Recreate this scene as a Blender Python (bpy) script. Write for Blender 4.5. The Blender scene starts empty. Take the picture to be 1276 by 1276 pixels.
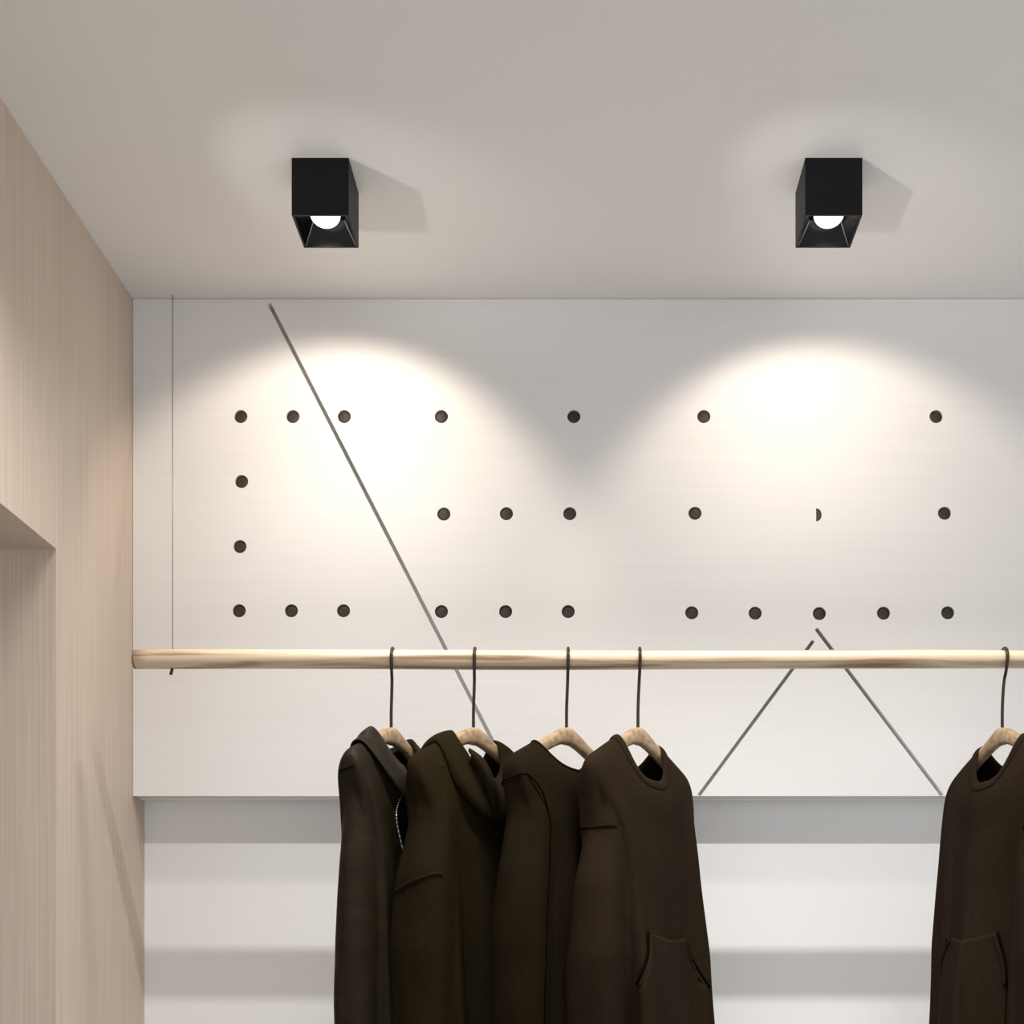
import bpy, bmesh, math, random
from mathutils import Vector, Matrix, noise

random.seed(7)
C = bpy.context.scene.collection
SC = bpy.context.scene

# ------------------------------------------------------------------ room measures (metres)
S = 0.00165                      # one photo pixel on the wall panel's face
FPX = 1579.0                     # focal length in pixels of the 1276 frame
VX, VY = 721.0, 1219.0           # vanishing point of the room's depth direction
DIST = FPX * S                   # camera to wall panel
EYE = 1.5
CEIL = EYE + 847 * S
LEFT = -556 * S                  # face of the left wall
RECESS = 0.0726                  # lower wall lies this far behind the panel's face
PANEL_Z = EYE + 227 * S          # lower edge of the panel

def at(px, py, d=0.0):           # point seen at (px, py), d metres in front of the panel face
    k = DIST / (DIST - d)
    return Vector(((px - VX) * S / k, -d, EYE + (VY - py) * S / k))

# ------------------------------------------------------------------ camera
cam = bpy.data.cameras.new('camera')
cam.sensor_width = 36.0
cam.lens = FPX / 1276 * 36.0
cam.shift_x = -(VX - 638) / 1276
cam.shift_y = (VY - 638) / 1276
camo = bpy.data.objects.new('camera', cam)
camo.location = (0, -DIST, EYE)
camo.rotation_euler = (math.pi / 2, 0, 0)
C.objects.link(camo)
SC.camera = camo

# ------------------------------------------------------------------ world, exposure
SC.view_settings.view_transform = 'Standard'
SC.view_settings.look = 'None'
SC.view_settings.gamma = 1
SC.view_settings.exposure = 0.0
SC.view_settings.use_curve_mapping = False
w = bpy.data.worlds.new('world')
SC.world = w
w.use_nodes = True
bg = w.node_tree.nodes['Background']
bg.inputs[0].default_value = (0.975, 0.985, 1.0, 1)
bg.inputs[1].default_value = 0.92

def spot(name, loc, target, watts, angle, blend, color, radius):
    l = bpy.data.lights.new(name, 'SPOT')
    l.energy = watts; l.spot_size = math.radians(angle); l.spot_blend = blend
    l.color = color; l.shadow_soft_size = radius
    o = bpy.data.objects.new(name, l)
    o.location = loc
    o.rotation_euler = (Vector(target) - Vector(loc)).to_track_quat('-Z', 'Y').to_euler()
    C.objects.link(o)
    return o

# a long strip light in the ceiling, parallel to the wall and just nearer than the picture reaches
sl = bpy.data.lights.new('ceiling_strip_light', 'AREA')
sl.shape = 'RECTANGLE'; sl.size = 1.75; sl.size_y = 0.022
sl.energy = 21.0; sl.spread = math.radians(106); sl.color = (1.0, 0.975, 0.94)
slo = bpy.data.objects.new('ceiling_strip_light', sl)
slo.location = (LEFT+0.22+0.875, -500*S, CEIL-0.006)
C.objects.link(slo)

# two added, unseen spots from lower left throw the lamps' shadows on the ceiling
for lx in (-0.4400, 0.4347):
    t = Vector((lx+0.047, -0.35, CEIL-0.03))
    spot('added_shadow_spot', t + Vector((-0.415, -0.437, -0.430)), t, 5.5, 42, 1.0, (1.0, 0.98, 0.95), 0.012)

# ------------------------------------------------------------------ materials
def mat(name, color, rough=0.6, metal=0.0, spec=0.5):
    m = bpy.data.materials.new(name)
    m.use_nodes = True
    b = m.node_tree.nodes['Principled BSDF']
    b.inputs['Base Color'].default_value = (*color, 1)
    b.inputs['Roughness'].default_value = rough
    b.inputs['Metallic'].default_value = metal
    b.inputs['Specular IOR Level'].default_value = spec
    return m

def grain(m, scale, c0, c1, lo=0.3, hi=0.7, bump=0.0, detail=6.0, distort=0.0):
    """stretched noise on object coordinates blends two colours; optional bump"""
    nt = m.node_tree; N = nt.nodes; L = nt.links
    b = N['Principled BSDF']
    tc = N.new('ShaderNodeTexCoord')
    mp = N.new('ShaderNodeMapping'); mp.inputs['Scale'].default_value = scale
    nz = N.new('ShaderNodeTexNoise'); nz.inputs['Scale'].default_value = 1.0
    nz.inputs['Detail'].default_value = detail; nz.inputs['Distortion'].default_value = distort
    cr = N.new('ShaderNodeValToRGB')
    cr.color_ramp.elements[0].position = lo; cr.color_ramp.elements[0].color = (*c0, 1)
    cr.color_ramp.elements[1].position = hi; cr.color_ramp.elements[1].color = (*c1, 1)
    L.new(tc.outputs['Object'], mp.inputs['Vector'])
    L.new(mp.outputs[0], nz.inputs['Vector'])
    L.new(nz.outputs['Fac'], cr.inputs[0])
    L.new(cr.outputs[0], b.inputs['Base Color'])
    if bump:
        bp = N.new('ShaderNodeBump'); bp.inputs['Strength'].default_value = bump
        bp.inputs['Distance'].default_value = 0.002
        L.new(nz.outputs['Fac'], bp.inputs['Height'])
        L.new(bp.outputs[0], b.inputs['Normal'])
    return m

M = {}
M['ceiling'] = mat('ceiling_paint', (0.765, 0.75, 0.73), 0.9, spec=0.2)
M['panel'] = grain(mat('brushed_panel', (0.8, 0.79, 0.77), 0.65, spec=0.25), (2.0, 2.0, 160.0),
                   (0.785, 0.777, 0.768), (0.815, 0.807, 0.80), 0.3, 0.7)
M['lower_wall'] = mat('white_paint', (0.85, 0.85, 0.845), 0.8, spec=0.25)
M['floor'] = grain(mat('floor_concrete', (0.5, 0.48, 0.46), 0.6), (3, 3, 3), (0.44, 0.42, 0.40), (0.52, 0.50, 0.48))
M['oak'] = grain(mat('limed_oak', (0.5, 0.4, 0.3), 0.6, spec=0.3), (260.0, 260.0, 2.5),
                 (0.515, 0.420, 0.340), (0.600, 0.502, 0.418), 0.3, 0.7, 0.08)
M['pole'] = grain(mat('pine_pole', (0.6, 0.45, 0.3), 0.45), (1.9, 38.0, 60.0),
                  (0.27, 0.165, 0.085), (0.64, 0.505, 0.36), 0.36, 0.52, distort=0.9)
M['hanger_wood'] = grain(mat('hanger_wood', (0.5, 0.33, 0.18), 0.4), (7.0, 75.0, 75.0),
                         (0.22, 0.125, 0.055), (0.46, 0.33, 0.20), 0.3, 0.65, distort=0.5)
M['end_grain'] = mat('pole_end', (0.18, 0.13, 0.08), 0.6)
M['wire'] = mat('dark_bronze_wire', (0.055, 0.042, 0.032), 0.35, 0.8)
M['cable'] = mat('steel_cable', (0.22, 0.21, 0.20), 0.4, 0.6)
M['peg'] = grain(mat('dark_walnut', (0.04, 0.028, 0.02), 0.6), (90, 90, 90), (0.014, 0.009, 0.006), (0.045, 0.030, 0.022))
M['black'] = mat('black_powder_coat', (0.0045, 0.0043, 0.0062), 0.5, spec=0.2)
M['reflector'] = mat('black_gloss', (0.0025, 0.0025, 0.003), 0.18, spec=0.22)
M['edge'] = mat('lamp_rim', (0.30, 0.30, 0.31), 0.3)
bulb = mat('bulb_glow', (1, 1, 1), 0.3)
bulb.node_tree.nodes['Principled BSDF'].inputs['Emission Color'].default_value = (1, 0.96, 0.90, 1)
bulb.node_tree.nodes['Principled BSDF'].inputs['Emission Strength'].default_value = 2.5
M['bulb'] = bulb

def cloth(name, c0, c1, rough=0.85, sheen=0.25, scale=420.0, bump=0.12, spec=0.2):
    m = grain(mat(name, c0, rough, spec=spec), (scale, scale, scale), c0, c1, 0.3, 0.7, bump, detail=2.0)
    b = m.node_tree.nodes['Principled BSDF']
    b.inputs['Sheen Weight'].default_value = sheen
    b.inputs['Sheen Roughness'].default_value = 0.5
    b.inputs['Sheen Tint'].default_value = (0.5, 0.42, 0.33, 1)
    return m
M['jersey'] = cloth('brown_jersey', (0.0150, 0.0094, 0.0048), (0.0200, 0.0130, 0.0072), 0.9, 0.0, 300.0, 0.12, 0.05)
M['knit'] = cloth('brown_knit', (0.0092, 0.0061, 0.0023), (0.0128, 0.0086, 0.0036), 0.9, 0.0, 300.0, 0.12, 0.04)
M['fleece'] = cloth('brown_fleece', (0.0110, 0.0075, 0.0027), (0.0150, 0.0104, 0.0042), 0.9, 0.0, 300.0, 0.12, 0.04)
M['shell'] = cloth('brown_shell', (0.0120, 0.0082, 0.0036), (0.0170, 0.0120, 0.0058), 0.55, 0.0, 34.0, 1.0, 0.09)
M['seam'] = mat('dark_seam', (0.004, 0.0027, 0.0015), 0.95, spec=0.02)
M['zip'] = mat('zip_metal', (0.55, 0.50, 0.42), 0.3, 1.0)
M['lining'] = mat('black_lining', (0.006, 0.0045, 0.0035), 0.9, spec=0.1)

# ------------------------------------------------------------------ object helpers
def link(name, me, m, parent=None, smooth=False):
    o = bpy.data.objects.new(name, me)
    if m is not None and not me.materials:
        me.materials.append(m)
    C.objects.link(o)
    if parent is not None:
        o.parent = parent
    if smooth:
        for p in me.polygons:
            p.use_smooth = True
    return o

def obj(name, bm, m, parent=None, smooth=False):
    bmesh.ops.recalc_face_normals(bm, faces=bm.faces[:])
    me = bpy.data.meshes.new(name)
    bm.to_mesh(me); bm.free()
    return link(name, me, m, parent, smooth)

def thing(name, loc, label, cat, group=None):
    o = bpy.data.objects.new(name, None)
    o.empty_display_size = 0.05
    o.location = loc
    C.objects.link(o)
    return tag(o, label, cat, group)

def tag(o, label, cat, group=None):
    o['label'] = label; o['category'] = cat
    if group: o['group'] = group
    return o

def struct(o):
    o['kind'] = 'structure'
    return o

def box(bm, x0, x1, y0, y1, z0, z1):
    v = [bm.verts.new(p) for p in ((x0,y0,z0),(x1,y0,z0),(x1,y1,z0),(x0,y1,z0),(x0,y0,z1),(x1,y0,z1),(x1,y1,z1),(x0,y1,z1))]
    for f in ((0,3,2,1),(4,5,6,7),(0,1,5,4),(1,2,6,5),(2,3,7,6),(3,0,4,7)):
        bm.faces.new([v[i] for i in f])
    return v

def bevel(bm, r, seg=2):
    bmesh.ops.bevel(bm, geom=bm.edges[:], offset=r, segments=seg, profile=0.6, affect='EDGES')

def catmull(P, n):
    """n samples of a Catmull-Rom spline through the points P (lists of numbers)"""
    out = []
    m = len(P) - 1
    for i in range(n):
        t = i / (n - 1) * m
        k = min(int(t), m - 1); f = t - k
        p0 = P[max(k-1, 0)]; p1 = P[k]; p2 = P[k+1]; p3 = P[min(k+2, m)]
        out.append([0.5*((2*b) + (-a+c)*f + (2*a-5*b+4*c-d)*f*f + (-a+3*b-3*c+d)*f*f*f)
                    for a, b, c, d in zip(p0, p1, p2, p3)])
    return out

def tube(bm, pts, r, seg=8, closed=False, flat=1.0, up=None):
    """round (or flattened) tube along points; r a number or a list"""
    n = len(pts)
    rings = []
    for i, p in enumerate(pts):
        p = Vector(p)
        a = Vector(pts[(i-1) % n] if (closed or i > 0) else pts[i])
        b = Vector(pts[(i+1) % n] if (closed or i < n-1) else pts[i])
        t = (b - a).normalized()
        u = Vector(up) if up else (Vector((0,0,1)) if abs(t.z) < 0.9 else Vector((0,1,0)))
        s = t.cross(u).normalized(); q = s.cross(t).normalized()
        rr = r[i] if isinstance(r, (list, tuple)) else r
        rings.append([bm.verts.new(p + s*math.cos(j*2*math.pi/seg)*rr + q*math.sin(j*2*math.pi/seg)*rr*flat) for j in range(seg)])
    for i in range(n if closed else n-1):
        A, B = rings[i], rings[(i+1) % n]
        for j in range(seg):
            bm.faces.new((A[j], A[(j+1) % seg], B[(j+1) % seg], B[j]))
    if not closed:
        bm.faces.new(rings[0][::-1]); bm.faces.new(rings[-1])

# ------------------------------------------------------------------ the setting
X1 = 3.2                                    # how far ceiling, floor and wall run to the right
YB = -3.6                                    # and towards the camera
bm = bmesh.new(); box(bm, LEFT-0.4, X1, YB, 0.15, CEIL, CEIL+0.12)
struct(obj('ceiling', bm, M['ceiling']))
bm = bmesh.new(); box(bm, LEFT-1.6, X1, YB, 0.15, -0.1, 0.0)
struct(obj('floor', bm, M['floor']))
bm = bmesh.new(); box(bm, LEFT, X1, RECESS, 0.15, 0.0, CEIL)
struct(obj('wall_back', bm, M['lower_wall']))

# left wall with its deep doorway; the pier beside the back wall and the header are one mesh
OPEN_Y = -0.380
OPEN_Z = EYE + 457*S
def left_wall():
    bm = bmesh.new()
    box(bm, LEFT-0.34, LEFT, OPEN_Y, 0.15, 0.0, CEIL)
    box(bm, LEFT-0.34, LEFT, -1.55, OPEN_Y, OPEN_Z, CEIL)
    box(bm, LEFT-0.34, LEFT, -1.9, -1.55, 0.0, CEIL)
    return struct(obj('wall_left', bm, M['oak']))
left_wall()
bm = bmesh.new(); box(bm, LEFT-1.6, LEFT-0.34, OPEN_Y+0.02, 0.15, 0.0, CEIL)
box(bm, LEFT-1.6, LEFT-1.5, -1.9, OPEN_Y+0.02, 0.0, CEIL)
box(bm, LEFT-1.5, LEFT-0.34, -1.9, OPEN_Y+0.02, CEIL-0.05, CEIL)
struct(obj('wall_passage', bm, M['oak']))

# ------------------------------------------------------------------ wall panel with slits and holes
HOLES = [(300,519),(365,519),(429,519),(550,519),(715,519),(877,519),(1166.5,519),
         (301,600),(553,640.5),(631,640),(710,640),(866,639.5),(1177,639.5),
         (299,681),(298,761),(363,761),(428,761),(550,762),(630,762),(708,762),
         (862,763.5),(941,764),(1021,764.5),(1101,764),(1181,763.5)]
HALF = (1015, 641.5)
HR = 8.2*S
SLITS = [((335.5,378.5),(648,990),4.6),((1013.5,798.5),(871,991),4.2),((1017,783.5),(1174,991),4.6)]

def wall_panel():
    root = thing('wall_panel', (LEFT, 0, PANEL_Z),
                 'large pale wall panel with three slanting slits and dark round peg holes', 'wall panel')
    cu = bpy.data.curves.new('panel_outline', 'CURVE')
    cu.dimensions = '2D'; cu.fill_mode = 'BOTH'
    def poly(pts):
        sp = cu.splines.new('POLY'); sp.points.add(len(pts)-1)
        for q, p in zip(sp.points, pts): q.co = (p[0], p[1], 0, 1)
        sp.use_cyclic_u = True
    poly([(LEFT+0.001, PANEL_Z), (X1, PANEL_Z), (X1, CEIL-0.001), (LEFT+0.001, CEIL-0.001)])
    for (a, b, wd) in SLITS:
        A, B = at(*a), at(*b)
        A2 = Vector((A.x, A.z)); B2 = Vector((B.x, B.z))
        t = (B2-A2).normalized(); n = Vector((-t.y, t.x))*wd*S*0.5
        poly([A2+n, B2+n, B2-n, A2-n])
    for h in HOLES:
        p = at(*h)
        poly([(p.x+HR*math.cos(i*math.pi/14), p.z+HR*math.sin(i*math.pi/14)) for i in range(28)])
    p = at(*HALF)
    half = [(p.x+2*S+HR*math.cos(a)*0.85, p.z+HR*math.sin(a)) for a in [(-90+i*12)*math.pi/180 for i in range(16)]]
    poly(half)
    cu.extrude = 0.014
    tmp = bpy.data.objects.new('tmp', cu)
    C.objects.link(tmp)
    dg = bpy.context.evaluated_depsgraph_get()
    me = bpy.data.meshes.new_from_object(tmp.evaluated_get(dg))
    bpy.data.objects.remove(tmp)
    me.transform(Matrix.Rotation(math.pi/2, 4, 'X'))
    me.transform(Matrix.Translation((0, 0.014, 0)))
    me.materials.clear()
    o = link('panel_board', me, M['panel'], root)
    o.matrix_parent_inverse = Matrix.Translation(-Vector(root.location))
    bm = bmesh.new(); box(bm, LEFT+0.001, X1, 0.0285, RECESS-0.001, PANEL_Z, CEIL-0.001)
    o = obj('backing_board', bm, M['panel'], root)
    o.matrix_parent_inverse = Matrix.Translation(-Vector(root.location))
    # dark plugs sunk in the holes
    bm = bmesh.new()
    rings = []
    for rr, yy in ((0.0, 0.0), (0.55, 0.0004), (0.9, 0.0012), (0.985, 0.003), (0.985, 0.013)):
        if rr == 0: rings.append([bm.verts.new((0, 0.0022, 0))]); continue
        rings.append([bm.verts.new((HR*rr*math.cos(i*math.pi/12), 0.0022+yy, HR*rr*math.sin(i*math.pi/12))) for i in range(24)])
    for i in range(24):
        bm.faces.new((rings[0][0], rings[1][i], rings[1][(i+1) % 24]))
        for a in range(1, 4):
            bm.faces.new((rings[a][i], rings[a+1][i], rings[a+1][(i+1) % 24], rings[a][(i+1) % 24]))
    first = obj('peg_hole', bm, M['peg'], root, True)
    for i, h in enumerate(HOLES):
        o = first
        if i:
            o = first.copy(); C.objects.link(o); o.parent = root
        q = at(*h)
        o.location = q - Vector(root.location)
    bm = bmesh.new()
    v0 = [bm.verts.new((x, 0.003, z)) for x, z in half]
    v1 = [bm.verts.new((x, 0.0150, z)) for x, z in half]
    bm.faces.new(v0)
    for i in range(len(half)):
        j = (i+1) % len(half); bm.faces.new((v0[i], v0[j], v1[j], v1[i]))
    o = obj('half_peg_hole', bm, M['peg'], root)
    o['label'] = 'dark half-round peg hole'
    o.matrix_parent_inverse = Matrix.Translation(-Vector(root.location))
wall_panel()

# ------------------------------------------------------------------ ceiling lamps
LW = 59*S                        # side of the square lamp
LH = 59*S
WARM = (1.0, 0.87, 0.73)
NEUT = (1.0, 0.97, 0.93)
def ceiling_lamp(px, label, aim_x, power=1.0, spill=1.0):
    d0 = DIST - DIST/1.207       # front face
    cx = (px - VX)*S/1.207
    loc = Vector((cx, -(d0 - LW/2), CEIL))
    root = thing('ceiling_lamp', loc, label, 'lamp', 'square black ceiling lamps')
    h = LW/2; t = 0.0035
    bm = bmesh.new()
    # square shell, open below
    o4 = [(-h,-h),(h,-h),(h,h),(-h,h)]; i4 = [(a*(h-t)/h, b*(h-t)/h) for a, b in o4]
    To = [bm.verts.new((x,y,0)) for x,y in o4]; Bo = [bm.verts.new((x,y,-LH)) for x,y in o4]
    Bi = [bm.verts.new((x,y,-LH)) for x,y in i4]; Ti = [bm.verts.new((x,y,-0.035)) for x,y in i4]
    bm.faces.new(To); bm.faces.new(Ti)
    for i in range(4):
        j = (i+1) % 4
        bm.faces.new((To[i],To[j],Bo[j],Bo[i])); bm.faces.new((Bo[i],Bo[j],Bi[j],Bi[i])); bm.faces.new((Bi[i],Bi[j],Ti[j],Ti[i]))
    obj('housing', bm, M['black'], root)
    # four sloping reflector faces round a square mouth
    bm = bmesh.new()
    a = h-t-0.0006; b = 0.027; zt = -LH+0.036; zb = -LH+0.0015
    q0 = [(-a,-a),(a,-a),(a,a),(-a,a)]; q1 = [(x*b/a, y*b/a) for x, y in q0]
    for i in range(4):
        j = (i+1) % 4
        vs = [bm.verts.new((*q0[i], zb)), bm.verts.new((*q0[j], zb)), bm.verts.new((*q1[j], zt)), bm.verts.new((*q1[i], zt))]
        bm.faces.new(vs)
    obj('reflector', bm, M['reflector'], root)
    for i in range(4):
        bm = bmesh.new()
        tube(bm, [Vector((*q0[i], zb)), Vector((*q1[i], zt))], 0.0009, 6)
        obj('reflector_edge', bm, M['edge'], root, True)
    bm = bmesh.new()
    bmesh.ops.create_uvsphere(bm, u_segments=32, v_segments=16, radius=0.0262,
                              matrix=Matrix.Translation((0, -0.006, -LH+0.028)) @ Matrix.Diagonal((1, 1, 0.8, 1)))
    obj('bulb', bm, M['bulb'], root, True)
    # the lamp's own light leaves the mouth: a narrow beam down and a softer wash towards the wall
    p = loc + Vector((0, 0.012, -LH-0.012))
    spot('downlight_spill', p, p + Vector((0, 0, -1)), 2.8*spill, 150, 1.0, NEUT, 0.045)
    spot('wall_wash', p, Vector((p.x+aim_x, 0, p.z+p.y)), 6.6*power, 106, 0.42, WARM, 0.022)
ceiling_lamp(399, 'left black square ceiling lamp, above the long slanting slit', -0.05, 1.25, 2.6)
ceiling_lamp(1039, 'right black square ceiling lamp, above the upside-down V slits', 0.055)

# ------------------------------------------------------------------ clothes rail
RD = 0.298                       # rail axis in front of the panel
RZ = at(0, 822, RD).z
KR = DIST/(DIST-RD)                # how much nearer the rail is than the panel
RR = 11.6*S/KR
GS = 1.069/KR
def clothes_rail():
    a = at(170, 822, RD); b = Vector((1.5, -RD, RZ))
    root = thing('clothes_rail', a, 'long round wooden clothes rail running across below the peg holes', 'clothes rail')
    n = 90
    bm = bmesh.new()
    L = b.x - a.x
    rings = []
    for i in range(n):
        x = L*i/(n-1)
        wob = 0.0010*math.sin(x*5.1+0.6)
        rr = RR*(1+0.03*math.sin(x*3.3)+0.02*math.sin(x*9.7+1))
        rings.append([bm.verts.new((x, rr*math.cos(j*math.pi/14), wob+rr*math.sin(j*math.pi/14))) for j in range(28)])
    for i in range(n-1):
        for j in range(28):
            bm.faces.new((rings[i][j], rings[i][(j+1) % 28], rings[i+1][(j+1) % 28], rings[i+1][j]))
    bm.faces.new(rings[0][::-1]); bm.faces.new(rings[-1])
    obj('pole', bm, M['pole'], root, True)
    bm = bmesh.new()
    tube(bm, [(-0.0035, 0, 0), (0.0005, 0, 0)], RR*0.99, 28)
    obj('end_cap', bm, M['end_grain'], root)
    for px, cs in ((215, 1), (1700, 0)):
        top = at(px, 374, 0.012); bot = at(px, 811, RD); bot.z = RZ
        top.z = CEIL
        bm = bmesh.new()
        tube(bm, [top-a, bot-a], 0.00085, 8)
        obj('suspension_cable', bm, M['cable'], root, True)
        bm = bmesh.new()
        e = Vector((bot.x, -RD, RZ-RR)) - a
        tube(bm, [e+Vector((0,0,0.004)), e+Vector((-0.0015,0,-0.004)), e+Vector((-0.0035,0,-0.0105))], 0.0028, 10)
        obj('cable_stop', bm, M['wire'], root, True)
clothes_rail()

# ------------------------------------------------------------------ hangers
APEX_Z = at(0, 907, RD).z
SLOPE = 0.56
def arm_top(u):
    return -(math.sqrt((SLOPE*u)**2 + 0.009**2) - 0.009)

def clothes_hanger(px, ang, label, arm=0.165, grp='wooden clothes hangers on the rail', dz=0.0):
    p = at(px, 907, RD); p.z += dz
    root = thing('clothes_hanger', p, label, 'clothes hanger', grp)
    n = 41
    bm = bmesh.new()
    th = 0.0085
    F = []; B = []
    us = [-arm + 2*arm*i/(n-1) for i in range(n)]
    # front plan bends a little forward towards the tips
    def fw(u): return -0.10*abs(u)**1.6
    sec = []
    for u in us:
        t = abs(u)/arm
        hgt = 0.007*(1-t)**4 + 0.026 - 0.004*t
        z1 = arm_top(u); z0 = z1-hgt*(1.0 if t < 0.97 else 0.7)
        ring = []
        for yy, zz in ((-th, 0.25), (-th*0.7, 0.0), (th*0.7, 0.0), (th, 0.25), (th, 0.8), (th*0.6, 1.0), (-th*0.6, 1.0), (-th, 0.8)):
            ring.append(bm.verts.new((u, yy+fw(u), z1+(z0-z1)*zz)))
        sec.append(ring)
    for i in range(n-1):
        for j in range(8):
            bm.faces.new((sec[i][j], sec[i][(j+1) % 8], sec[i+1][(j+1) % 8], sec[i+1][j]))
    bm.faces.new(sec[0][::-1]); bm.faces.new(sec[-1])
    bmesh.ops.transform(bm, matrix=Matrix.Rotation(ang, 4, 'Z') @ Matrix.Scale(GS, 4), verts=bm.verts[:])
    obj('wooden_yoke', bm, M['hanger_wood'], root, True)
    # hook over the rail, its plane across the rail
    rz = RZ - p.z
    R = RR + 0.0035
    pts = [(0, 0, -0.012), (0, 0, 0.03), (0.001, -0.0005, 0.06), (0.002, -0.004, rz-RR-0.022), (0.0025, -0.012, rz-RR-0.008)]
    for a in range(200, -31, -18):
        pts.append((0.003, math.cos(math.radians(a))*R, rz+math.sin(math.radians(a))*R))
    pts = catmull(pts, 60)
    bm = bmesh.new()
    tube(bm, pts, 0.0029, 10)
    obj('hook', bm, M['wire'], root, True)
    return root

# ------------------------------------------------------------------ garments
def spow(c, p):
    return math.copysign(abs(c)**p, c)

class Body:
    """closed cloth tube hung on a hanger. rows: (aL, aR, bF, bB, zL, zR, zF, zB, q)
       half widths left/right, depth front/back, heights at left, right, front, back, squareness.
       sleeves: lists of (z, x, y, rx, ry) from the shoulder down; they swell out of the tube"""
    def __init__(self, rows, sleeves=(), fold=0.010, seed=0, k=(5, 9, 14), nt=120, nh=320):
        self.rows = rows; self.m = len(rows)-1
        self.fold = fold; self.seed = seed; self.k = k
        self.sl = sleeves; self.nt = nt; self.nh = nh
        self.ph = [random.uniform(0, 6.28) for _ in range(6)]
        self.build()
    def row(self, t):
        x = max(0.0, min(t, 1.0))*self.m
        i = min(int(x), self.m-1); f = x-i
        P = self.rows
        p0 = P[max(i-1,0)]; p1 = P[i]; p2 = P[i+1]; p3 = P[min(i+2, self.m)]
        return [0.5*((2*b)+(-a+c)*f+(2*a-5*b+4*c-d)*f*f+(-a+3*b-3*c+d)*f*f*f) for a,b,c,d in zip(p0,p1,p2,p3)]
    def raw(self, th, t, R):
        aL, aR, bF, bB, zL, zR, zF, zB, q = R
        c = math.cos(th); s = math.sin(th)
        a = aR if c > 0 else aL
        b = bF if s < 0 else bB
        u = a*spow(c, q); v = b*spow(s, q)
        zs = zR if c > 0 else zL
        zm = zF if s < 0 else zB
        e = 2.0 + 1.2*max(0.0, 1-t*5)
        wc = abs(c)**e
        z = zs*wc + zm*(1-wc)
        g = self.fold*max(0.0, min(1.0, (t-0.22)/0.5))**1.1
        f = g*(0.55*math.cos(self.k[0]*th+self.ph[0]+0.8*t) + 0.32*math.cos(self.k[1]*th+self.ph[1]-1.2*t) + 0.22*math.cos(self.k[2]*th+self.ph[2]))
        f += 0.005*min(1, t*4)*noise.noise(Vector((u*14+self.seed, v*14, z*5)))
        n = Vector((c*b, s*a, 0)).normalized()
        u += n.x*f; v += n.y*f
        r = math.hypot(u, v); d = (u/r, v/r)
        won = 0
        for si, K in enumerate(self.sl):
            if z >= K[0][0]: continue
            k = 0
            while k < len(K)-2 and z < K[k+1][0]: k += 1
            w = max(0.0, min(1.0, (z-K[k][0])/(K[k+1][0]-K[k][0])))
            w = w*w*(3-2*w) if k == 0 else w
            x, y, rx, ry = [A+(B_-A)*w for A, B_ in zip(K[k][1:], K[k+1][1:])]
            # where the ray from the tube's axis leaves the sleeve
            dx, dy, cx, cy = d[0]/rx, d[1]/ry, x/rx, y/ry
            A_ = dx*dx+dy*dy; B2 = dx*cx+dy*cy; C_ = cx*cx+cy*cy-1
            D = B2*B2-A_*C_
            if B2 <= 0 or D <= 0: continue
            rs = (B2+math.sqrt(D))/A_
            phi = math.atan2(d[1], d[0])
            rs += 0.0035*math.cos(9*phi+self.seed+si) * min(1, (K[0][0]-z)*6) + 0.006*noise.noise(Vector((phi*3+self.seed, si*5.0, z*9)))*min(1, (K[0][0]-z)*8)
            if rs > r:
                r = rs; won = si+1
        return Vector((d[0]*r, d[1]*r, z)), won
    def build(self):
        nt, nh = self.nt, self.nh
        G = []; self.own = []
        for i in range(nt+1):
            R = self.row(i/nt)
            row = [self.raw(j*2*math.pi/nh, i/nt, R) for j in range(nh)]
            G.append([p for p, w in row]); self.own.append([w for p, w in row])
        for it in range(5):
            H = []
            for i in range(nt+1):
                a = G[max(i-1, 0)]; b = G[i]; c = G[min(i+1, nt)]
                if i == 0:
                    H.append([b[j]*0.5+(b[j-1]+b[(j+1) % nh])*0.25 for j in range(nh)])
                else:
                    H.append([b[j]*0.5+(b[j-1]+b[(j+1) % nh]+a[j]+c[j])*0.125 if i < nt else b[j] for j in range(nh)])
            G = H
        self.G = G
        # which way round the grid winds: outward at the middle of the front
        i = nt//2; j = nh*3//4
        self.up = -1 if (G[i][j+1]-G[i][j-1]).cross(G[i+1][j]-G[i-1][j]).y > 0 else 1
    def __call__(self, th, t, off=0.0):
        nt, nh = self.nt, self.nh
        x = max(0.0, min(1.0, t))*nt; i = min(int(x), nt-1); fi = x-i
        y = (th/(2*math.pi))%1.0*nh; j = int(y) % nh; fj = y-int(y); k = (j+1) % nh
        G = self.G
        p = (G[i][j]*(1-fj)+G[i][k]*fj)*(1-fi)+(G[i+1][j]*(1-fj)+G[i+1][k]*fj)*fi
        if off:
            e = (G[i][k]-G[i][j-1]); f = (G[min(i+2, nt)][j]-G[max(i-1, 0)][j])
            n = e.cross(f)
            if n.length > 0:
                n.normalize()
                if n.x*p.x+n.y*p.y < 0: n = -n
                p = p+n*off
        return p
    def normal(self, i, j):
        nt, nh = self.nt, self.nh; G = self.G
        n = (G[i][(j+1) % nh]-G[i][j-1]).cross(G[min(i+1, nt)][j]-G[max(i-1, 0)][j]).normalized()
        return n if self.up > 0 else -n
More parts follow.
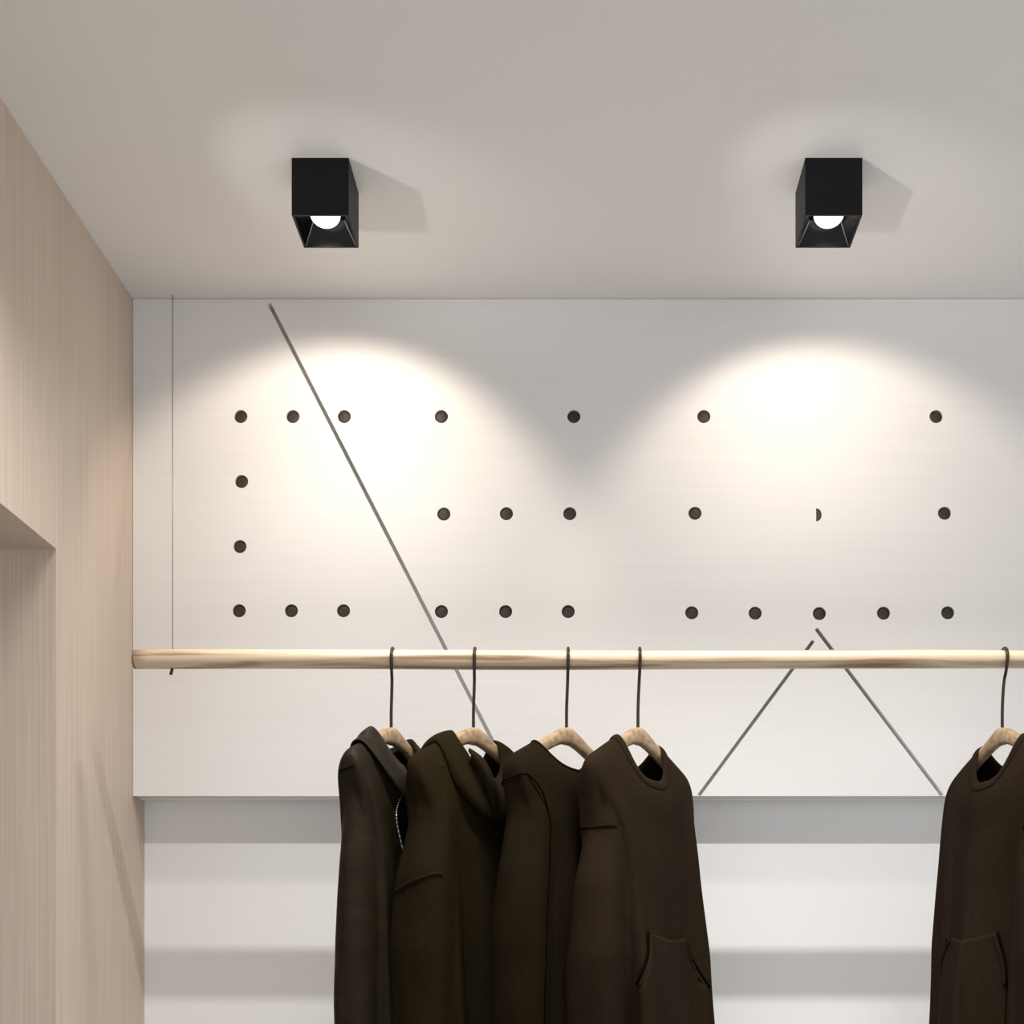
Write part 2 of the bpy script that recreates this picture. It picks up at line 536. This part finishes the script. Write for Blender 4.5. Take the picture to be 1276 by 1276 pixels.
    def crease(self, w, t0, t1, off=0.001):
        """line down the front edge of sleeve w"""
        T = []
        for i in range(int(t0*self.nt), int(t1*self.nt)):
            js = [j for j in range(self.nh) if self.own[i][j] == w]
            if not js: continue
            x0 = self.sl[w-1][-1][1]
            T.append((max(js) if x0 < 0 else min(js), i))
        n = len(T)
        J = [sum(T[max(0, min(n-1, i+d))][0] for d in range(-5, 6))/11 for i in range(n)]
        return [self(J[i]*2*math.pi/self.nh, T[i][1]/self.nt, off) for i in range(n)]
    def meshes(self, parent, rot, m, seam_z=None, slope=0.25, skip=None):
        """the body, and below the seam each sleeve, as objects; returns them"""
        nt, nh = self.nt, self.nh
        faces = {}
        for i in range(nt):
            for j in range(nh):
                k = (j+1) % nh
                if skip and skip(i/nt, j*2*math.pi/nh): continue
                w = self.own[i][j] if self.own[i][j] == self.own[i][k] else 0
                if w:
                    z = self.G[i][j].z; x0 = self.sl[w-1][-1][1]
                    if z > seam_z + slope*self.G[i][j].y: w = 0
                faces.setdefault(w, []).append(((i,j),(i,k),(i+1,k),(i+1,j)))
        out = []
        for w in sorted(faces):
            vs = {}; V = []; Fc = []; Nm = []
            for f in faces[w]:
                for q in f:
                    if q not in vs:
                        vs[q] = len(V); V.append(rot @ self.G[q[0]][q[1]]); Nm.append(rot @ self.normal(*q))
                Fc.append([vs[q] for q in f])
            if len(V) > 2:
                a, b, c = [Vector(V[x]) for x in Fc[0][:3]]
                if (b-a).cross(c-b).dot(Nm[Fc[0][0]]) < 0: Fc = [f[::-1] for f in Fc]
            name = 'sleeve' if w else 'body'
            me = bpy.data.meshes.new(name); me.from_pydata(V, [], Fc); me.update()
            o = link(name, me, m, parent, True)
            me.normals_split_custom_set_from_vertices(Nm)          # one smooth cloth across the seams
            out.append(o)
        return out
    def seam(self, w, seam_z, slope=0.25, off=0.0012):
        """points along the seam of sleeve w"""
        pts = []
        for j in range(self.nh):
            for i in range(self.nt):
                q = self.G[i+1][j]
                if q.z <= seam_z + slope*q.y:
                    if self.own[min(i+14, self.nt)][j] == w:
                        pts.append((math.atan2(q.y, q.x), self(j*2*math.pi/self.nh, (i+0.6)/self.nt, off)))
                    break
        c = math.atan2(0, self.sl[w-1][-1][1])
        pts.sort(key=lambda e: ((e[0]-c+math.pi) % (2*math.pi)))
        P = [p for _, p in pts]
        return [sum((P[max(0, min(len(P)-1, i+d))] for d in range(-6, 7)), Vector())/13 for i in range(len(P))]

def lathe_grid(bm, fn, nt, nh, th0=0.0, th1=2*math.pi, closed=True, t0=0.0, t1=1.0):
    g = []
    for i in range(nt+1):
        t = t0+(t1-t0)*i/nt
        g.append([bm.verts.new(fn(th0+(th1-th0)*j/nh, t)) for j in range(nh if closed else nh+1)])
    for i in range(nt):
        for j in range(nh):
            k = (j+1) % nh if closed else j+1
            bm.faces.new((g[i][j], g[i][k], g[i+1][k], g[i+1][j]))
    return g

def cloth_obj(name, bm, m, parent, rot, thick=0.0025):
    bmesh.ops.transform(bm, matrix=rot, verts=bm.verts[:])
    o = obj(name, bm, m, parent, True)
    if thick:
        md = o.modifiers.new('thickness', 'SOLIDIFY'); md.thickness = thick; md.offset = -1
    return o

def R_(u): return arm_top(u)+0.007

def std_rows(nw=0.075, nz=0.0, sh=0.172, bF=0.05, neckF=0.115, neckB=0.085, hem=0.225, L=0.70, flareL=0.0, flareR=0.0, bulge=0.03):
    """rows from neck to hem; ridge follows the hanger arms"""
    rows = []
    def add(a, b, z, zf, zb, q, fl=0.0):
        rows.append((a+flareL*fl, a+flareR*fl, b, b*0.85, z, z, zf, zb, q))
    add(nw, 0.040, R_(nw)+nz, -neckF, -neckB, 1.0)
    add(nw+(sh-nw)*0.30, 0.048, R_(nw+(sh-nw)*0.30), -neckF-0.020, -neckB-0.020, 0.95)
    add(nw+(sh-nw)*0.65, 0.052, R_(nw+(sh-nw)*0.65), -neckF-0.048, -neckB-0.050, 0.9)
    add(sh, 0.052, R_(sh)-0.002, -neckF-0.085, -neckB-0.085, 0.85)
    add(sh+0.008, 0.055, R_(sh)-0.03, -neckF-0.12, -neckB-0.13, 0.8)
    add(sh+0.010, 0.060, R_(sh)-0.09, -neckF-0.17, -neckB-0.19, 0.8, 0.45)
    z5 = R_(sh)-0.17
    for i in range(6):
        f = i/5
        z = z5+(-L-z5)*f
        zf = (-neckF-0.24)+(-L+neckF+0.24)*f
        add(sh+0.010+(hem-sh-0.01)*f, 0.065+bulge*f, z, zf, min(zf, -0.3) if i else -neckB-0.26, 0.8, 0.8+0.2*f)
    return rows

def place(name, px, ang, label, cat, grp, dz=0.0):
    p = at(px, 907, RD); p.z += dz
    return thing(name, p, label, cat, grp), Matrix.Rotation(ang, 4, 'Z') @ Matrix.Scale(GS, 4)

GRP = 'dark brown garments on the rail'

def sleeves(sh, near, top=-0.03, out=(0.0, 0.012, 0.020, 0.020), rx=0.044, ry=(0.036, 0.046, 0.055, 0.052), y=-0.004, L=0.70, far=0.018):
    """the near sleeve hangs clear of the body, the far one is tucked behind it"""
    z0 = R_(sh)+top
    N = [(z0, near*(sh-0.045), y, 0.028, 0.026), (z0-0.11, near*(sh-0.044+out[0]), y, rx*0.86, ry[0]), (z0-0.20, near*(sh-0.036+out[1]), y-0.002, rx, ry[1]),
         (z0-0.34, near*(sh-0.030+out[2]), y-0.004, rx, ry[2]), (-L, near*(sh-0.030+out[3]), y, rx*0.92, ry[3])]
    F = [(z0, -near*(sh-0.045), far, 0.028, 0.026), (z0-0.11, -near*(sh-0.040), far, 0.034, 0.038), (z0-0.36, -near*(sh-0.028), far, 0.036, 0.042), (-L, -near*(sh-0.022), far, 0.034, 0.040)]
    return [N, F]

def hem_rib(B, m, root, rot):
    bm = bmesh.new()
    lathe_grid(bm, lambda th, t: B(th, t, 0.0022+0.0012*(int(th*60) % 2)), 6, 200, t0=0.955, t1=1.0)
    cloth_obj('hem_rib', bm, m, root, rot, 0)

def seam_line(B, w, z, name, parent, rot, m, r=0.0016, slope=0.25):
    P = B.seam(w, z, slope)
    if len(P) > 4:
        bm = bmesh.new(); tube(bm, P, r, 6)
        cloth_obj(name, bm, m, parent, rot, 0)

FR = 1.5*math.pi                 # the middle of a garment's front

def sweatshirt(px, ang, label, near, seed, sh=0.162):
    """crew-neck sweatshirt with a kangaroo pocket; near = -1 or +1: side of the shoulder nearest the room"""
    root, rot = place('sweatshirt', px, ang, label, 'sweatshirt', GRP)
    rows = std_rows(flareL=-0.040 if near < 0 else 0.0, flareR=-0.040 if near > 0 else 0.0, sh=sh, hem=0.184, L=0.66, neckF=0.110, neckB=0.080)
    B = Body(rows, sleeves(sh, near, L=0.66), 0.022, seed)
    parts = B.meshes(root, rot, M['jersey'], -0.205, 0.0)
    for w, o in enumerate(parts[1:]):
        seam_line(B, w+1, -0.205, 'sleeve_seam', o, rot, M['seam'], 0.0016, 0.0)
    # ribbed neckband
    bm = bmesh.new()
    n = 120; seg = 10
    rings = []
    for i in range(n):
        th = i*2*math.pi/n
        p = B(th, 0.0); q = B(th, 0.05)
        d = (q-p).normalized()
        out = Vector((math.cos(th)*0.5, math.sin(th), 0)).normalized()
        nn = (out - d*out.dot(d)).normalized()
        ctr = p + d*0.004
        w_, t_ = 0.0105, 0.0032+0.0004*(i % 2)
        rings.append([bm.verts.new(ctr + d*w_*math.cos(j*2*math.pi/seg) + nn*t_*math.sin(j*2*math.pi/seg)) for j in range(seg)])
    for i in range(n):
        for j in range(seg):
            bm.faces.new((rings[i][j], rings[i][(j+1) % seg], rings[(i+1) % n][(j+1) % seg], rings[(i+1) % n][j]))
    cloth_obj('neckband', bm, M['jersey'], root, rot, 0)
    # kangaroo pocket: a patch that follows the body, with two slanting openings
    bm = bmesh.new()
    g = []
    nu, nv = 30, 24; FP = FR+near*0.07; PT = 0.632
    wd = lambda f: 0.36+0.32*min(1, f/0.62)
    for i in range(nv+1):
        f = i/nv
        g.append([bm.verts.new(B(FP+wd(f)*(2*j/nu-1), PT+0.27*f, 0.004)) for j in range(nu+1)])
    for i in range(nv):
        for j in range(nu):
            bm.faces.new((g[i][j], g[i][j+1], g[i+1][j+1], g[i+1][j]))
    pk = cloth_obj('pocket', bm, M['jersey'], root, rot, 0.003)
    for e in (-1, 1):
        F = [i/16*0.62 for i in range(17)]
        def smooth(P): return [sum((P[max(0, min(16, i+d))] for d in range(-3, 4)), Vector())/7 for i in range(17)]
        bm = bmesh.new(); tube(bm, smooth([B(FP+e*wd(f), PT+0.27*f, 0.006) for f in F]), 0.0034, 8)
        cloth_obj('pocket_welt', bm, M['jersey'], pk, rot, 0)
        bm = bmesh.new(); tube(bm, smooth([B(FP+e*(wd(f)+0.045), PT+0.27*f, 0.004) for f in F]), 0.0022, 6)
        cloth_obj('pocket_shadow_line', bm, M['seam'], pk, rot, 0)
    hem_rib(B, M['jersey'], root, rot)
    return root

def sweater(px, ang, label, near, seed, sh=0.160):
    root, rot = place('sweater', px, ang, label, 'sweater', GRP)
    rows = std_rows(flareL=-0.040 if near < 0 else 0.0, flareR=-0.040 if near > 0 else 0.0, nw=0.098, sh=sh, hem=0.180, L=0.68, neckF=0.088, neckB=0.088)
    B = Body(rows, sleeves(sh, near, top=-0.008, y=-0.004, rx=0.044, ry=(0.046, 0.052, 0.056, 0.052), L=0.68), 0.018, seed)
    parts = B.meshes(root, rot, M['knit'], -0.118, -0.3)
    for w, o in enumerate(parts[1:]):
        seam_line(B, w+1, -0.118, 'shoulder_seam', o, rot, M['seam'], 0.0018, -0.3)
        line = B.crease(w+1, 0.40, 0.98)
        top = B.seam(w+1, -0.118, -0.3)
        if len(top) > 4 and line:
            tip = min((top[0], top[-1]), key=lambda p: p.y)
            bow = (tip*0.45+line[0]*0.55) + Vector((0, -0.004, 0.016))
            line = [Vector(p) for p in catmull([list(tip), list(bow), list(line[0]), list(line[6])], 24)] + line[7:]
        bm = bmesh.new(); tube(bm, line, 0.0018, 6)
        cloth_obj('armhole_seam', bm, M['seam'], o, rot, 0)
    bm = bmesh.new()
    tube(bm, [B(i*2*math.pi/120, 0.004) for i in range(120)], 0.0026, 8, True)
    cloth_obj('neck_edge', bm, M['knit'], root, rot, 0)
    hem_rib(B, M['knit'], root, rot)
    return root

def hoodie(px, ang, label, near, seed, sh=0.164):
    root, rot = place('hoodie', px, ang, label, 'hoodie', GRP)
    rows = std_rows(flareL=-0.040 if near < 0 else 0.0, flareR=-0.040 if near > 0 else 0.0, nw=0.066, sh=sh, hem=0.188, L=0.70, neckF=0.115, neckB=0.100)
    B = Body(rows, sleeves(sh, near, top=-0.012, y=-0.008, rx=0.046, ry=(0.046, 0.054, 0.060, 0.058)), 0.024, seed)
    parts = B.meshes(root, rot, M['fleece'], -0.315, -0.35)
    for w, o in enumerate(parts[1:]):
        seam_line(B, w+1, -0.315, 'sleeve_seam', o, rot, M['fleece'], 0.0032, -0.35)
    # hood: a soft doubled collar that lies round the neck, hangs low behind and meets at the throat
    bm = bmesh.new()
    n, seg = 96, 22
    rings = []
    for i in range(n):
        th = i*2*math.pi/n
        p = B(th, 0.0); q = B(th, 0.12)
        d = (q-p).normalized()
        s = math.sin(th)
        wid = 0.028 + 0.030*max(0, s) + 0.016*max(0, -s)**2
        thick = 0.008 + 0.012*max(0, s) + 0.009*max(0, -s)
        out = Vector((math.cos(th)*0.6, s, 0.25)).normalized()
        nn = (out - d*out.dot(d)).normalized()
        ctr = p + d*(wid*(0.75+0.35*max(0, s))) + nn*(thick*0.35)
        ring = []
        for j in range(seg):
            a = j*2*math.pi/seg
            wr = 1+0.18*noise.noise(Vector((math.cos(th)*2.2, math.sin(th)*2.2, a*0.8)))
            ring.append(bm.verts.new(ctr + d*wid*math.cos(a)*wr + nn*thick*math.sin(a)*wr))
        rings.append(ring)
    for i in range(n):
        for j in range(seg):
            bm.faces.new((rings[i][j], rings[i][(j+1) % seg], rings[(i+1) % n][(j+1) % seg], rings[(i+1) % n][j]))
    hd = cloth_obj('hood', bm, M['fleece'], root, rot, 0)
    # the two front edges of the hood fold over at the throat
    for e in (-1, 1):
        bm = bmesh.new()
        g = []
        for i in range(21):
            f = i/20
            p = B(FR+e*(0.95-0.85*f), 0.05+0.10*f, 0.016+0.016*math.sin(f*math.pi)+(0.006 if e < 0 else 0.0))
            row = []
            for j in range(11):
                h = j/10-0.5
                row.append(bm.verts.new(p + Vector((e*0.006*math.cos(h*4), -0.012*math.cos(h*math.pi), -h*(0.026+0.034*math.sin(f*2.2))))))
            g.append(row)
        for i in range(20):
            for j in range(10):
                bm.faces.new((g[i][j], g[i+1][j], g[i+1][j+1], g[i][j+1]))
        cloth_obj('hood_edge', bm, M['fleece'], hd, rot, 0.006)
    hem_rib(B, M['fleece'], root, rot)
    return root

def jacket(px, ang, label, near, seed, sh=0.142):
    root, rot = place('jacket', px, ang, label, 'jacket', GRP)
    rows = std_rows(flareL=-0.03, nw=0.064, sh=sh, hem=0.155, L=0.72, neckF=0.085, neckB=0.050)
    B = Body(rows, sleeves(sh, near, top=-0.006, out=(0.0, 0.004, 0.008, 0.012), y=-0.002, rx=0.046, ry=(0.034, 0.036, 0.040, 0.040), L=0.72, far=0.012), 0.012, seed, k=(6, 11, 17))
    gap = lambda t: 0.10+0.75*math.exp(-((t-0.32)/0.24)**2)          # the open front, widest at the chest
    def angdiff(a): return (a-FR+math.pi) % (2*math.pi)-math.pi
    parts = B.meshes(root, rot, M['shell'], -0.100, -0.2,
                     skip=lambda t, th: -gap(t)*0.45 < angdiff(th) < gap(t)*0.55)
    for w, o in enumerate(parts[1:]):
        seam_line(B, w+1, -0.100, 'sleeve_seam', o, rot, M['seam'], 0.0014, -0.2)
    bm = bmesh.new(); lathe_grid(bm, lambda th, t: B(th, t, -0.012), 50, 80, t0=0.05, t1=1.0)
    cloth_obj('lining', bm, M['lining'], root, rot, 0)
    # turned-down collar: rises from the neck, rolls over and falls to two points
    bm = bmesh.new()
    nc, ns = 80, 16
    cg = []
    for i in range(nc+1):
        f = i/nc
        th = FR+0.30+(2*math.pi-0.60)*f
        e = abs(2*f-1)                                               # 1 at the front points, 0 behind
        p = B(th, 0.015); q = B(th, 0.16)
        d = (q-p).normalized()
        out = Vector((math.cos(th), math.sin(th), 0)).normalized()
        stand = 0.016*(1-0.55*e**2)
        fall = 0.030+0.045*e**3
        row = []
        for j in range(ns+1):
            x = j/ns
            if x < 0.4:
                y = x/0.4
                pos = p + Vector((0,0,1))*stand*math.sin(y*math.pi/2) + out*0.004*y
            else:
                y = (x-0.4)/0.6
                pos = p + Vector((0,0,1))*stand*(1-min(1, y*1.8))+ out*(0.004+0.011*math.sin(min(1, y*2.2)*math.pi/2)) + d*fall*y
            row.append(bm.verts.new(pos))
        cg.append(row)
    for i in range(nc):
        for j in range(ns):
            bm.faces.new((cg[i][j], cg[i+1][j], cg[i+1][j+1], cg[i][j+1]))
    cloth_obj('collar', bm, M['shell'], root, rot, 0.003)
    # zip along both front edges: tape and metal teeth
    for e in (-1, 1):
        def edge(t, off=0.0):
            return B(FR+gap(t)*0.55 if e > 0 else FR-gap(t)*0.45, t, off)
        bm = bmesh.new()
        tube(bm, [edge(0.10+0.88*i/60, 0.001) for i in range(61)], 0.0042, 8, flat=0.5)
        zp = cloth_obj('zip_tape', bm, M['lining'], root, rot, 0)
        bm = bmesh.new()
        tube(bm, [edge(0.10+0.86*i/239, 0.0035) for i in range(240)], [0.0022 if (i//2) % 2 else 0.0009 for i in range(240)], 6)
        cloth_obj('zip_teeth', bm, M['zip'], zp, rot, 0)
    return root

D2R = math.pi/180
A1, A2, A3, A4, A5 = 66*D2R, 52*D2R, 52*D2R, 54*D2R, -76*D2R
clothes_hanger(487.5, A1, 'wooden hanger holding the jacket with the open zip', 0.120)
clothes_hanger(590, A2, 'wooden hanger holding the hoodie with the folded hood', 0.142)
clothes_hanger(706, A3, 'wooden hanger in the wide-necked sweater, most of its yoke showing', 0.140)
clothes_hanger(795, A4, 'wooden hanger in the pocketed sweatshirt beside the upside-down V slits', 0.140)
clothes_hanger(1249, A5, 'wooden hanger standing apart at the right end of the rail', 0.140)
jacket(487.5, A1, 'dark brown shiny zip jacket with turned-down collar, leftmost on the rail', -1, 3.1)
hoodie(590, A2, 'dark brown hoodie with hood folded at the neck, beside the zip jacket', -1, 5.7)
sweater(706, A3, 'dark brown sweater with wide plain neckline, between hoodie and pocketed sweatshirt', -1, 9.2)
sweatshirt(795, A4, 'dark brown crew-neck sweatshirt with front pocket, last of the left four garments', -1, 12.4)
sweatshirt(1249, A5, 'dark brown crew-neck sweatshirt with front pocket, alone at the right edge', 1, 15.8)
